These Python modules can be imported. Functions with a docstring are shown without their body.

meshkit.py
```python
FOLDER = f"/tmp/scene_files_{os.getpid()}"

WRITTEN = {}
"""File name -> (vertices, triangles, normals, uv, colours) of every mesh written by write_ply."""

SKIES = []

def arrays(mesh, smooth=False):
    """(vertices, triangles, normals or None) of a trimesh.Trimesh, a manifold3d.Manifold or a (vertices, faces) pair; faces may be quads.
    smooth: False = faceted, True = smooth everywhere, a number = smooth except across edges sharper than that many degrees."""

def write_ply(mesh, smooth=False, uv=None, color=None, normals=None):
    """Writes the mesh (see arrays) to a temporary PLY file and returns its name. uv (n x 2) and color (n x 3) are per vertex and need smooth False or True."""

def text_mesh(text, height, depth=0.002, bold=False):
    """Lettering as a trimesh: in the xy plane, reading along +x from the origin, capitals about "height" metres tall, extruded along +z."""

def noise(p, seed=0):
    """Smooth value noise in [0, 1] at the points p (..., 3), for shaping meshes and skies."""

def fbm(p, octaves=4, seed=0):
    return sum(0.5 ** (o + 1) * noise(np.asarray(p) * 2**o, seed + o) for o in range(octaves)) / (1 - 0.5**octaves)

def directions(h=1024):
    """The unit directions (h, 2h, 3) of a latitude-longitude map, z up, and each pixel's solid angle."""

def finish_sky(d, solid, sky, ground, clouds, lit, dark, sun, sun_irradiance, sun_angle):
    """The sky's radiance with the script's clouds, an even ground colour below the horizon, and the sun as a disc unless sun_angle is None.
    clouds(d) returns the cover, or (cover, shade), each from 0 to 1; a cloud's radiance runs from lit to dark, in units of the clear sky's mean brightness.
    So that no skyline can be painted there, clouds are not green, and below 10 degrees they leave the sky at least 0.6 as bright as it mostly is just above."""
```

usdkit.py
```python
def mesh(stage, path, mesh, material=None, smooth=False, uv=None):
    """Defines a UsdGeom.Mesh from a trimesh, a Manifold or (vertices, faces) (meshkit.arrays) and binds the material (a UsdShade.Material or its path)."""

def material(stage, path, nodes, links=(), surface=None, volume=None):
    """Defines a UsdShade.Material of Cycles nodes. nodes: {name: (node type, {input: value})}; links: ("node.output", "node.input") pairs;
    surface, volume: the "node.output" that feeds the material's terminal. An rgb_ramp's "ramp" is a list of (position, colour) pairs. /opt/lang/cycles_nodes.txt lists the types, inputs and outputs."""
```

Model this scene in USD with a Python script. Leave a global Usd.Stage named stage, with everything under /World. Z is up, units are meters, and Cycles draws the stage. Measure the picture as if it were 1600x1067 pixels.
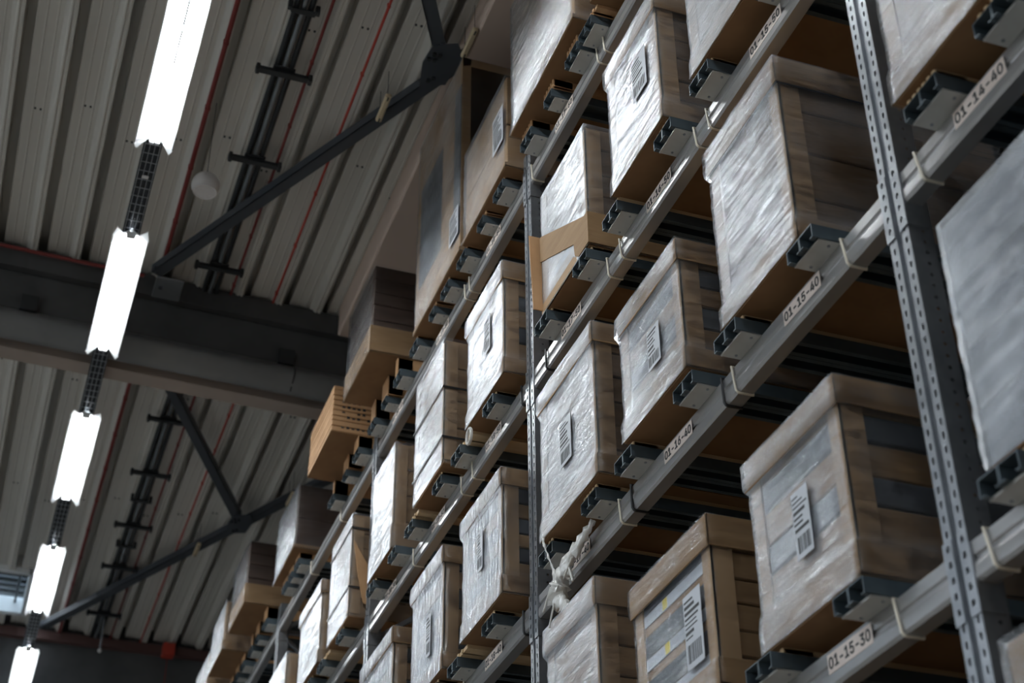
import math, random
import numpy as np, trimesh, usdkit, meshkit
from shapely.geometry import Polygon, box as sbox
from pxr import Usd, UsdGeom, UsdLux, Gf, Sdf

random.seed(7); rng = np.random.default_rng(7)
stage = Usd.Stage.CreateInMemory()
UsdGeom.SetStageUpAxis(stage, UsdGeom.Tokens.z); UsdGeom.SetStageMetersPerUnit(stage, 1.0)
UsdGeom.Xform.Define(stage, '/World'); stage.SetDefaultPrim(stage.GetPrimAtPath('/World'))
UsdGeom.Scope.Define(stage, '/World/Looks')

# ------------------------------------------------------------------ camera, sky, exposure
FPX = 2445.4
CAM = np.array([-2.740, 2.089, 1.6])
ROT = np.array([[0.777, 0.335, -0.534], [-0.28, 0.942, 0.184], [0.564, 0.007, 0.826]])
def ortho(m):
    u, _, v = np.linalg.svd(m); return u @ v
ROT = ortho(ROT)
cam = UsdGeom.Camera.Define(stage, '/World/camera')
fw, lf, up = ROT[:, 0], ROT[:, 1], ROT[:, 2]
mm = Gf.Matrix4d(*(-lf), 0, *up, 0, *(-fw), 0, *CAM, 1)
cam.AddTransformOp().Set(mm)
cam.CreateHorizontalApertureAttr(36.0); cam.CreateVerticalApertureAttr(36.0 * 1067 / 1600)
cam.CreateFocalLengthAttr(36.0 * FPX / 1600); cam.CreateClippingRangeAttr(Gf.Vec2f(0.05, 200))
cam.CreateFStopAttr(2.8); cam.CreateFocusDistanceAttr(6.2)
cam.CreateExposureAttr(-0.42)
LAMP = 225.0            # radiance of the luminaires' glowing wings
dome = UsdLux.DomeLight.Define(stage, '/World/sky')
dome.CreateIntensityAttr(3.6); dome.CreateColorAttr(Gf.Vec3f(0.82, 0.91, 1.0))

# ------------------------------------------------------------------ materials
def M(name, nodes, links, surface='p.BSDF'):
    return usdkit.material(stage, '/World/Looks/' + name, nodes, links, surface=surface)

def plain(name, col, rough=0.5, metal=0.0, spec=0.5):
    return M(name, {'p': ('principled_bsdf', {'base_color': col, 'roughness': rough, 'metallic': metal, 'specular_ior_level': spec})}, [])

def mottled(name, a, b, scale=6, rough=0.6, metal=0.0, bump=0.15, stretch=(1, 1, 1), detail=6, dist=0.004):
    return M(name, {
        'c': ('texture_coordinate', {}), 'm': ('mapping', {'scale': stretch}),
        'n': ('noise_texture', {'scale': scale, 'detail': detail, 'roughness': 0.6}),
        'r': ('rgb_ramp', {'ramp': [(0.3, a), (0.7, b)]}),
        'n2': ('noise_texture', {'scale': scale * 12, 'detail': 3}),
        'b': ('bump', {'strength': bump, 'distance': dist}),
        'p': ('principled_bsdf', {'roughness': rough, 'metallic': metal})},
        [('c.object', 'm.vector'), ('m.vector', 'n.vector'), ('m.vector', 'n2.vector'), ('n.fac', 'r.fac'), ('r.color', 'p.base_color'),
         ('n2.fac', 'b.height'), ('b.normal', 'p.normal')])

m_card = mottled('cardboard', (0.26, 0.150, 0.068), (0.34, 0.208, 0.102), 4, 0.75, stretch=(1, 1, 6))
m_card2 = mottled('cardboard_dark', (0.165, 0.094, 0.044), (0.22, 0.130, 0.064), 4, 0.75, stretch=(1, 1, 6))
m_card3 = mottled('cardboard_pale', (0.36, 0.225, 0.118), (0.44, 0.285, 0.158), 5, 0.7)
m_kraft = mottled('kraft_orange', (0.42, 0.235, 0.11), (0.52, 0.30, 0.15), 5, 0.75)
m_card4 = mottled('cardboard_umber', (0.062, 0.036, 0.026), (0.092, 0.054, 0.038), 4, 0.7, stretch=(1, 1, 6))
m_ink = plain('dark_printed_card', (0.05, 0.055, 0.065), 0.5)
m_grey_card = mottled('grey_printed_card', (0.075, 0.082, 0.095), (0.13, 0.138, 0.155), 5, 0.6)
m_pallet_under = mottled('brown_board', (0.21, 0.108, 0.046), (0.28, 0.152, 0.068), 5, 0.8)
m_wood = mottled('pale_wood', (0.50, 0.34, 0.18), (0.62, 0.45, 0.27), 3, 0.7, stretch=(8, 1, 8))
m_galv = mottled('galvanised_steel', (0.26, 0.275, 0.30), (0.36, 0.375, 0.40), 14, 0.33, 0.75, 0.05)
m_beam = mottled('beam_steel', (0.40, 0.395, 0.40), (0.47, 0.46, 0.465), 5, 0.24, 0.6, 0.05, stretch=(.3, 1, 1))
m_support = mottled('support_steel', (0.065, 0.09, 0.108), (0.105, 0.135, 0.155), 10, 0.42, 0.4, 0.05)
m_shoe = mottled('shoe_plate', (0.46, 0.46, 0.43), (0.56, 0.55, 0.52), 10, 0.5, 0.3, 0.05)
m_deck = mottled('roof_deck_paint', (0.60, 0.572, 0.53), (0.66, 0.632, 0.588), 1.5, 0.45, 0.0, 0.03, stretch=(.2, 2, 1))
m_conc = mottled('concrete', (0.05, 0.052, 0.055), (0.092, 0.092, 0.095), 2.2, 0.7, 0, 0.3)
m_flange_lit = mottled('flange_painted_light', (0.13, 0.134, 0.14), (0.21, 0.21, 0.212), 1.6, 0.42, 0, 0.1)  # same concrete as the web; paler tone paints in the lamp light
m_conc_pink = mottled('pinkish_plaster', (0.60, 0.465, 0.39), (0.66, 0.52, 0.44), 1.2, 0.8, 0, 0.05)
m_conc_brown = mottled('brown_concrete', (0.33, 0.27, 0.235), (0.40, 0.33, 0.29), 2.0, 0.8, 0, 0.2)
m_floor = mottled('floor_concrete', (0.20, 0.183, 0.158), (0.25, 0.231, 0.203), 1.0, 0.5)
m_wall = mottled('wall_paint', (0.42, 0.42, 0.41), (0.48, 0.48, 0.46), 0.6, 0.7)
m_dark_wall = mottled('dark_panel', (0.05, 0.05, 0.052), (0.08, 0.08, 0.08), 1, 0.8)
m_black = plain('black_steel', (0.025, 0.028, 0.032), 0.45)
m_brace = plain('dark_grey_paint', (0.055, 0.063, 0.075), 0.45)
m_pipe = plain('grey_conduit', (0.30, 0.32, 0.34), 0.35, 0.6)
m_red = plain('red_paint', (0.20, 0.028, 0.025), 0.5)
m_redb = plain('bright_red', (0.45, 0.045, 0.025), 0.5)
m_white = plain('white_plastic', (0.72, 0.70, 0.70), 0.45)
m_grille = mottled('speaker_grille', (0.60, 0.58, 0.58), (0.66, 0.64, 0.64), 60, 0.6)
m_cream = plain('cream_nylon', (0.66, 0.60, 0.50), 0.5)
m_tie = plain('black_rubber', (0.015, 0.015, 0.017), 0.4)
m_paper = mottled('label_paper', (0.66, 0.56, 0.50), (0.72, 0.62, 0.56), 8, 0.45, bump=.02)
m_paper_w = plain('white_paper', (0.5, 0.52, 0.56), 0.4)
m_text = plain('black_print', (0.02, 0.02, 0.022), 0.5)
m_yellow = plain('yellow_sticker', (0.75, 0.6, 0.06), 0.5)
m_batten = plain('beige_batten', (0.62, 0.50, 0.33), 0.5)
m_wire = plain('zinc_wire', (0.50, 0.52, 0.55), 0.4, 0.8)
m_cable = plain('dark_cable', (0.03, 0.036, 0.045), 0.5)
m_refl = plain('reflector_white', (0.8, 0.82, 0.84), 0.35)
m_glow = M('lamp_glow', {'e': ('emission', {'color': (0.93, 0.985, 1.0), 'strength': LAMP})}, [], 'e.emission')

def film(name, gloss=2.6, haze=0.055, rough=0.19, sc=(3, 3, 26), bump=0.4):
    """Stretch film: clear seen straight on, mirror-like seen at a slant, wrinkled, with a little milky haze."""
    return M(name, {
        'c': ('texture_coordinate', {}), 'm': ('mapping', {'scale': sc}),
        'n': ('noise_texture', {'scale': 2.2, 'detail': 6, 'roughness': 0.65, 'distortion': 0.8}),
        'n2': ('noise_texture', {'scale': 5.0, 'detail': 4}),
        'n3': ('noise_texture', {'scale': 3.0, 'detail': 3}),
        'add': ('math', {'math_type': 'add'}),
        'b': ('bump', {'strength': bump, 'distance': 0.009}),
        't': ('transparent_bsdf', {'color': (0.93, 0.94, 0.95)}),
        'g': ('glossy_bsdf', {'color': (0.93, 0.96, 1.0), 'roughness': rough}),
        'd': ('diffuse_bsdf', {'color': (0.80, 0.84, 0.90)}),
        'lw': ('layer_weight', {'blend': 0.5}), 'lf': ('map_range', {'from_min': 0.22, 'from_max': 0.74, 'to_min': 0.5, 'to_max': 4.2, 'clamp': True}), 'hm': ('math', {'math_type': 'multiply', 'use_clamp': True}),
        'fr': ('fresnel', {'IOR': 1.5}), 'fm': ('map_range', {'from_min': 0.04, 'from_max': 0.26, 'to_min': 0.012, 'to_max': 0.24, 'clamp': True}),
        'mr': ('map_range', {'from_min': 0.35, 'from_max': 0.65, 'to_min': haze * 0.3, 'to_max': haze * 1.7}),
        'mg': ('map_range', {'from_min': 0.40, 'from_max': 0.60, 'to_min': gloss * 0.3, 'to_max': gloss * 1.55}),
        'mul': ('math', {'math_type': 'multiply', 'use_clamp': True}),
        'x': ('mix_closure', {}), 'y': ('mix_closure', {})},
        [('c.object', 'm.vector'), ('m.vector', 'n.vector'), ('m.vector', 'n2.vector'), ('c.object', 'n3.vector'),
         ('n.fac', 'add.value1'), ('n2.fac', 'add.value2'), ('add.value', 'b.height'),
         ('b.normal', 'g.normal'), ('b.normal', 'd.normal'),
         ('n3.fac', 'mr.value'), ('n.fac', 'mg.value'), ('fr.fac', 'fm.value'), ('fm.result', 'mul.value1'), ('mg.result', 'mul.value2'),
         ('lw.facing', 'lf.value'), ('lf.result', 'hm.value1'), ('mr.result', 'hm.value2'), ('hm.value', 'x.fac'), ('t.BSDF', 'x.closure1'), ('d.BSDF', 'x.closure2'),
         ('mul.value', 'y.fac'), ('x.closure', 'y.closure1'), ('g.BSDF', 'y.closure2')], 'y.closure')
films = [film('stretch_film_a'), film('stretch_film_b', 2.4, 0.075, 0.24, (4, 4, 22)), film('stretch_film_c', 3.0, 0.045, 0.15, (2.5, 2.5, 34), .4),
         film('stretch_film_v', 2.4, 0.07, 0.18, (24, 2.5, 2.5), .4)]
film_clear = film('stretch_film_clear', 1.3, 0.012, 0.12, (3, 3, 20), .4)
film_top = film('stretch_film_top', 0.8, 0.03, 0.2, (3, 3, 18), .4)
film_milky = film('stretch_film_milky', 2.2, 0.085, 0.28, (3, 3, 14), .3)

# ------------------------------------------------------------------ helpers
used = {}
def numbered(path):
    k = used.get(path, 0); used[path] = k + 1
    return path if k == 0 else f'{path}_{k:03d}'

def cat(*ms):
    ms = [m for g in ms for m in (g if isinstance(g, (list, tuple)) else [g])]
    return trimesh.util.concatenate(ms) if len(ms) > 1 else ms[0]

def bx(x0, x1, y0, y1, z0, z1):
    b = trimesh.creation.box((abs(x1 - x0), abs(y1 - y0), abs(z1 - z0)))
    b.apply_translation(((x0 + x1) / 2, (y0 + y1) / 2, (z0 + z1) / 2)); return b

def cbx(x0, x1, y0, y1, z0, z1, c=0.004):
    """Box with chamfered edges."""
    e = np.array([x1 - x0, y1 - y0, z1 - z0]) / 2.0; c = min(c, *(e * 0.45)); P = []
    for s in np.ndindex(2, 2, 2):
        s = np.array(s) * 2 - 1
        for k in range(3):
            q = s * (e - c); q[k] = s[k] * e[k]; P.append(q)
    h = trimesh.Trimesh(P).convex_hull if False else trimesh.convex.convex_hull(np.array(P))
    h.apply_translation(((x0 + x1) / 2, (y0 + y1) / 2, (z0 + z1) / 2)); return h

def extr_x(poly, x0, x1):
    """Extrude a polygon given in (y, z) along x."""
    m = trimesh.creation.extrude_polygon(poly if isinstance(poly, Polygon) else Polygon(poly), x1 - x0, engine='earcut')
    v = m.vertices; m.vertices = np.stack([v[:, 2] + x0, v[:, 0], v[:, 1]], 1); return m

def extr_y(poly, y0, y1):
    """Extrude a polygon given in (x, z) along y."""
    m = trimesh.creation.extrude_polygon(poly if isinstance(poly, Polygon) else Polygon(poly), y1 - y0, engine='earcut')
    v = m.vertices; m.vertices = np.stack([v[:, 0], v[:, 2] + y0, v[:, 1]], 1); m.invert(); return m

def tube(pts, r, n=8):
    pts = np.asarray(pts, float); out = []
    for a, b in zip(pts[:-1], pts[1:]):
        out.append(trimesh.creation.cylinder(r, sections=n, segment=np.array([a, b])))
    return cat(out)

def ring(pts, r, n=6):
    """Closed round-section loop through pts."""
    pts = np.asarray(pts, float); k = len(pts); V = []; F = []
    t = np.roll(pts, -1, 0) - np.roll(pts, 1, 0); t /= np.linalg.norm(t, axis=1, keepdims=True)
    ax = np.cross(pts[1] - pts[0], pts[2] - pts[1]); ax /= np.linalg.norm(ax)
    for i in range(k):
        u = np.cross(ax, t[i])
        for j in range(n):
            a = 2 * math.pi * j / n; V.append(pts[i] + r * (math.cos(a) * u + math.sin(a) * ax))
    for i in range(k):
        for j in range(n):
            a, b = i * n + j, i * n + (j + 1) % n; c, d = ((i + 1) % k) * n + j, ((i + 1) % k) * n + (j + 1) % n
            F += [(a, c, b), (b, c, d)]
    m = trimesh.Trimesh(V, F, process=False); m.fix_normals(); return m

class Thing:
    def __init__(s, name, label, cat_, loc=(0, 0, 0), group=None, kind=None):
        s.loc = np.array(loc, float); s.path = numbered('/World/' + name); s.name = name
        s.x = UsdGeom.Xform.Define(stage, s.path); s.x.AddTranslateOp().Set(Gf.Vec3d(*map(float, loc)))
        meta(s.x.GetPrim(), label, cat_, group, kind)
    def part(s, name, mesh, mat, parent=None, label=None, smooth=False, kind=None):
        """mesh is given in world coordinates; it is stored relative to the thing's base."""
        v, f, n = meshkit.arrays(mesh, smooth)
        path = numbered((parent or s.path) + '/' + name)
        p = usdkit.mesh(stage, path, (v - s.loc, f), mat, False)
        if n is not None:
            p.CreateNormalsAttr([Gf.Vec3f(*map(float, q)) for q in n]); p.SetNormalsInterpolation('vertex')
        if label: p.GetPrim().SetCustomDataByKey('label', label)
        if kind: p.GetPrim().SetCustomDataByKey('kind', kind)
        return path
    def copy(s, loc, label, group=None, cat_=None):
        c = Thing.__new__(Thing); c.loc = np.array(loc, float); c.path = numbered('/World/' + s.name); c.name = s.name
        c.x = UsdGeom.Xform.Define(stage, c.path)
        p = c.x.GetPrim(); p.GetReferences().AddInternalReference(s.path); p.SetInstanceable(True)
        was = s.x.GetPrim().GetCustomData()
        c.x.ClearXformOpOrder(); c.x.AddTranslateOp().Set(Gf.Vec3d(*map(float, loc)))
        meta(p, label, cat_ or was['category'], group or was.get('group'))
        return c

def meta(p, label=None, cat_=None, group=None, kind=None):
    for k, v in (('label', label), ('category', cat_), ('group', group), ('kind', kind)):
        if v: p.SetCustomDataByKey(k, v)

def solo(name, mesh, mat, label, cat_, group=None, kind=None, smooth=False):
    p = usdkit.mesh(stage, numbered('/World/' + name), mesh, mat, smooth); meta(p.GetPrim(), label, cat_, group, kind); return p

def front_text(s, h, xc, zc, y, depth=0.0012, rot=0.0):
    """Lettering on a face that looks towards +y, reading towards -x."""
    m = meshkit.text_mesh(s, h, depth, True); v = m.vertices.copy()
    w = v[:, 0].max() + v[:, 0].min()
    u, q = v[:, 0] - w / 2, v[:, 1] - h / 2
    u, q = u * math.cos(rot) - q * math.sin(rot), u * math.sin(rot) + q * math.cos(rot)
    m.vertices = np.stack([xc - u, y + v[:, 2], zc + q], 1); return m

# ------------------------------------------------------------------ dimensions read off the photograph
BAY = 2.8
LV = {60: 6.545, 50: 5.362, 40: 4.253, 30: 3.145, 20: 2.038}
BT = {k: v + 0.1 for k, v in LV.items()}
DECK = 8.6

# ------------------------------------------------------------------ the setting
def structure(name, mesh, mat, label, smooth=False):
    return solo(name, mesh, mat, label, name.split('_')[0], kind='structure', smooth=smooth)
structure('floor', bx(-10, 14.2, -3, 15, -0.2, 0), m_floor, 'grey concrete floor of the storage hall')
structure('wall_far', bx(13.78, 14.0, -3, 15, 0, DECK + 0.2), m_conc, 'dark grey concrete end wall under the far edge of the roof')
structure('wall_light_block', bx(-10, 13.78, -3.0, -2.2, 0, DECK + 0.2), m_dark_wall, 'added dark wall behind the storage racks that blocks light')  # added to block light, in place of a back-to-back rack row
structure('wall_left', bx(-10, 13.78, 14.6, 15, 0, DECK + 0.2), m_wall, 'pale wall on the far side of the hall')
structure('wall_near', bx(-10.2, -10, -3, 15, 0, DECK + 0.2), m_wall, 'pale wall behind the viewer')
structure('trim_1', bx(13.70, 13.78, -2.2, 6, DECK - 0.12, DECK - 0.02), plain('red_brown_ledge', (0.10, 0.05, 0.045), .6), 'dull red-brown ledge along the top of the end wall')

# roof: ribbed metal deck, one sheet per rib
PITCH = 0.305; Y0 = 2.185        # a dark groove lies at Y0 + k * PITCH
ceil = Thing('ceiling', 'ribbed metal roof deck with deep dark grooves', 'ceiling', (0, 0, DECK), kind='structure')
def deck_profile():
    p = [(0.0, .17), (-.003, .17), (-.006, .055), (-.014, .05),       # right wall of the groove, then the wide plate
         (-.06, .05), (-.064, .045), (-.070, .045), (-.074, .05), (-.125, .05), (-.129, .045), (-.135, .045), (-.139, .05),
         (-.165, .05), (-.195, .006), (-.205, 0), (-.213, 0), (-.218, .007), (-.226, .007), (-.231, 0), (-.244, 0), (-.246, .004), (-.248, .17), (-.305, .17)]
    return p
prof = np.array(deck_profile())
loop = list(map(tuple, prof)) + [(-.305, .19), (0, .19)]
deck_mesh = {}
def deck_sheet(y, x0, x1):
    m = extr_x(Polygon(loop), x0, x1); m.apply_translation((0, y + 0.03, DECK)); return m
NB = 46
for k in range(NB):
    y = Y0 + (k - 15) * PITCH
    if y > 15.2: break
    ceil.part('deck_panel', deck_sheet(y, -10, 7.22), m_deck)
    far = 12.38 if 1.80 < y < 3.35 else 13.78
    if 4.55 < y < 8.2:
        ceil.part('deck_panel', deck_sheet(y, 7.221, 7.62), m_deck); ceil.part('deck_panel', deck_sheet(y, 12.08, far), m_deck); continue
    ceil.part('deck_panel', deck_sheet(y, 7.221, far), m_deck)
    if far < 13:
        ceil.part('deck_panel', deck_sheet(y, 13.42, 13.78), m_deck)
sc = []
for k in range(-7, 8):
    for xx in (2.6, 3.9, 5.3, 8.4, 10.6):
        for dy in (-.02, -.055):
            c = trimesh.creation.cylinder(0.008, 0.008, sections=6); c.apply_translation((xx + 0.13 * (k % 3), Y0 + k * PITCH + dy - .03, DECK + .047)); sc.append(c)
ceil.part('screw', cat(sc), m_black, kind='stuff')

# rooflight
win = Thing('window_1', 'daylit rooflight with dark glazing bars at the far end of the roof', 'window', (12.9, 2.6, DECK), kind='structure')
wy0, wy1 = 1.80, 3.28
win.part('frame', cat(bx(12.36, 12.42, wy0, wy1, DECK - .01, DECK + .22), bx(13.36, 13.44, wy0, wy1, DECK - .01, DECK + .22),
                      bx(12.36, 13.44, wy0 - .04, wy0 + .02, DECK - .01, DECK + .22), bx(12.36, 13.44, wy1 - .02, wy1 + .04, DECK - .01, DECK + .22)), m_refl)
for yy in (1.90, 2.24, 2.58, 2.92):
    win.part('glazing_bar', cbx(12.40, 13.38, yy - .012, yy + .012, DECK + .10, DECK + .15), m_brace)
for xx in np.linspace(12.52, 13.26, 6):
    win.part('crossbar', cbx(xx - .006, xx + .006, wy0, wy1, DECK + .12, DECK + .14), m_brace)
m_pane = M('rooflight_pane', {'t': ('transparent_bsdf', {'color': (0.86, 0.93, 0.97)}), 'g': ('glossy_bsdf', {'roughness': 0.05}), 'f': ('fresnel', {'IOR': 1.45}), 'x': ('mix_closure', {})},
           [('f.fac', 'x.fac'), ('t.BSDF', 'x.closure1'), ('g.BSDF', 'x.closure2')], 'x.closure')
ys = [wy0, 1.90, 2.24, 2.58, 2.92, wy1]
for a, b in zip(ys[:-1], ys[1:]):
    win.part('pane', bx(12.40, 13.38, a + .005, b - .005, DECK + .155, DECK + .16), m_pane)

w2 = Thing('window_2', 'unseen larger rooflight added farther left to brighten the roof beyond the concrete beam', 'window', (10, 6.2, DECK), kind='structure')  # added out of view: daylight bounces off the floor onto the deck
w2.part('frame', cat(bx(7.6, 7.7, 4.6, 7.9, DECK - .01, DECK + .22), bx(12.0, 12.1, 4.6, 7.9, DECK - .01, DECK + .22), bx(7.6, 12.1, 4.55, 4.65, DECK - .01, DECK + .22), bx(7.6, 12.1, 7.85, 7.95, DECK - .01, DECK + .22)), m_refl)
for xa in np.arange(7.7, 12.0, .86): w2.part('pane', bx(xa + .01, xa + .85, 4.65, 7.85, DECK + .155, DECK + .16), m_pane)

# cross beam: a bulb-flanged concrete beam with a second, browner member behind it
def swing(m, a=2.4, c=(7.08, 1.4)):
    m.apply_transform(trimesh.transformations.rotation_matrix(math.radians(a), (0, 0, 1), (c[0], c[1], 0))); return m
def extr_beam(poly, y0, y1):
    """(x, z) polygon swept along y."""
    return extr_y(Polygon(poly), y0, y1)
cb = Thing('cross_beam', 'dark concrete beam crossing the hall under the roof with rounded lower flange', 'beam', (7.1, 1.4, 7.9), kind=None)
zb = 7.9
web = [(7.03, 8.43), (7.03, 8.10), (7.16, 8.10), (7.16, 8.43)]
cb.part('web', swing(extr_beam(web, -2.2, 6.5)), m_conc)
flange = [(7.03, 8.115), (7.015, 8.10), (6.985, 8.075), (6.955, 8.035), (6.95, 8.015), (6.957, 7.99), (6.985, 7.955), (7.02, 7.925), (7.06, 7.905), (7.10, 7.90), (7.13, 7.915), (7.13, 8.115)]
cb.part('lower_flange', swing(extr_beam(flange, -2.2, 6.5)), m_flange_lit, smooth=35, label='smoother rounded lower flange, lamp light painted into its paler tone')
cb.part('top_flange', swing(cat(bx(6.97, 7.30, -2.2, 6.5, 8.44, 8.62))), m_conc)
cb.part('rear_member', swing(bx(7.26, 7.42, -2.2, 6.5, 7.93, 8.7)), m_conc_brown, label='brown concrete member behind the dark beam')
cb.part('filler', swing(bx(7.1, 7.3, -2.2, 6.5, 8.05, 8.44)), m_dark_wall)
for yy in (2.27, -0.62 + 1.0):
    q = swing(bx(6.99, 7.035, yy - .07, yy + .05, 8.10, 8.23)); cb.part('cast_in_plate', q, m_black)
q = swing(extr_beam([(7.035, 8.43), (7.035, 8.12), (6.95, 8.04), (6.943, 8.015), (6.955, 7.98), (7.05, 7.90), (7.06, 8.43)], .30, .312)); cb.part('joint', q, m_black)

# pinkish longitudinal girder above the racks
solo('longitudinal_girder', cbx(-6, 6.99, -2.2, 0.0, 8.40, 8.72, 0.012), m_conc_pink, 'smooth pinkish plastered girder running along the roof above the racks', 'girder')

# ------------------------------------------------------------------ luminaires on a trunking line
LY, LZ = 1.705, 7.79
def luminaire_parts(t, x0):
    x1 = x0 + 1.385
    s, r, q = .108, .058, .028
    for sg in (-1, 1):
        zq = LZ + r * (1 - q / s)
        wing = [(LY + sg * .004, LZ + r - .004), (LY + sg * q, zq - .002), (LY + sg * q, zq + .004), (LY + sg * .004, LZ + r + .004)]
        t.part('glowing_strip', extr_x(Polygon(wing), x0 + .03, x1 - .03), m_glow)
        lip = [(LY + sg * .004, LZ + r + .006), (LY + sg * q, zq + .005), (LY + sg * s, LZ - .002), (LY + sg * (s + .004), LZ + .003), (LY + sg * q, zq + .012), (LY + sg * .004, LZ + r + .014)]
        t.part('reflector_wing', extr_x(Polygon(lip), x0, x1), m_refl)
        # clear pointed end gussets at the far and near end
        for xa, d in ((x0, -1), (x1, 1)):
            V = [(xa + d * .0, LY + sg * .05, LZ + .03), (xa, LY + sg * (s + .008), LZ - .006), (xa + d * .10 * (1 if d < 0 else .5), LY + sg * (s - .012), LZ - .002)]
            V = np.array(V); tri = np.vstack([V, V + [0, 0, .006]])
            t.part('end_point', trimesh.convex.convex_hull(tri), m_refl)
    t.part('tube_holder', cbx(x0 + .01, x1 - .01, LY - .0045, LY + .0045, LZ - .005, LZ - .0025, .0008), m_pipe)
    for q in (.3, .62, .93):
        t.part('clip', cbx(x0 + 1.385 * q - .012, x0 + 1.385 * q + .012, LY - .006, LY + .006, LZ - .004, LZ + .055, .001), m_pipe)
    for xa in (x0 + .012, x1 - .012):
        t.part('end_cap', cbx(xa - .012, xa + .012, LY - .03, LY + .03, LZ + .01, LZ + .058, .003), m_refl)
PER = 2.316; X1 = 4.384 + 0.16
lum = Thing('strip_luminaire', 'glowing winged strip light', 'strip light', (X1 - 1.385, LY, LZ), group=None)
luminaire_parts(lum, X1 - 1.385)
meta(lum.x.GetPrim(), 'largest glowing twin-wing strip light, at the top of the row', 'strip light')
names = ['second glowing strip light from the top, crossing the concrete beam', 'third glowing strip light from the top, just below the concrete beam',
         'fourth glowing strip light from the top, beside the rooflight', 'lowest and smallest glowing strip light of the row', 'strip light beyond the lowest one in the row']
for k in range(1, 5):
    lum.copy(lum.loc + [k * PER, 0, 0], names[k - 1])
for k in range(1, 5):
    lum.copy(lum.loc - [k * PER, 0, 0], 'strip light of the same row behind the viewer', group='strip lights behind the viewer')
# wire basket tray with dark cables, over the row of lights
tray = Thing('cable_tray', 'narrow wire basket tray with dark cables above the strip lights', 'cable tray', (0, LY, LZ + .08))
tz = LZ + .085
grid = []
for yy in (LY - .045, LY - .015, LY + .015, LY + .045): grid.append(bx(-8, 13.7, yy - .0022, yy + .0022, tz - .002, tz + .002))
for xx in np.arange(-2, 13.7, .085): grid.append(bx(xx - .0022, xx + .0022, LY - .05, LY + .05, tz - .004, tz))
tray.part('wire_basket', cat(grid), m_wire, kind='stuff')
for yy, rr in ((LY - .03, .013), (LY, .014), (LY + .028, .012)):
    tray.part('cable', tube([(-8, yy, tz + .018), (13.7, yy, tz + .018)], rr), m_cable, smooth=40)
tray.part('cable_bed', bx(-8, 13.7, LY - .047, LY + .047, tz + .034, tz + .038), m_cable)
for yy in (LY - .052, LY + .05):
    tray.part('side_rail', bx(-8, 13.7, yy - .002, yy + .004, tz, tz + .06), m_cable)
for xx in np.arange(-6.2, 13.5, PER):
    if abs(xx - 7.15) < .35: continue
    tray.part('hanger_rod', tube([(xx, LY, tz), (xx, LY, DECK + .05)], .004, 6), m_wire)
pl_ = cbx(4.92, 4.945, LY - .02, LY + .02, tz - .016, tz - .006, .002); tray.part('warning_plate', pl_, m_white)

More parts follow.
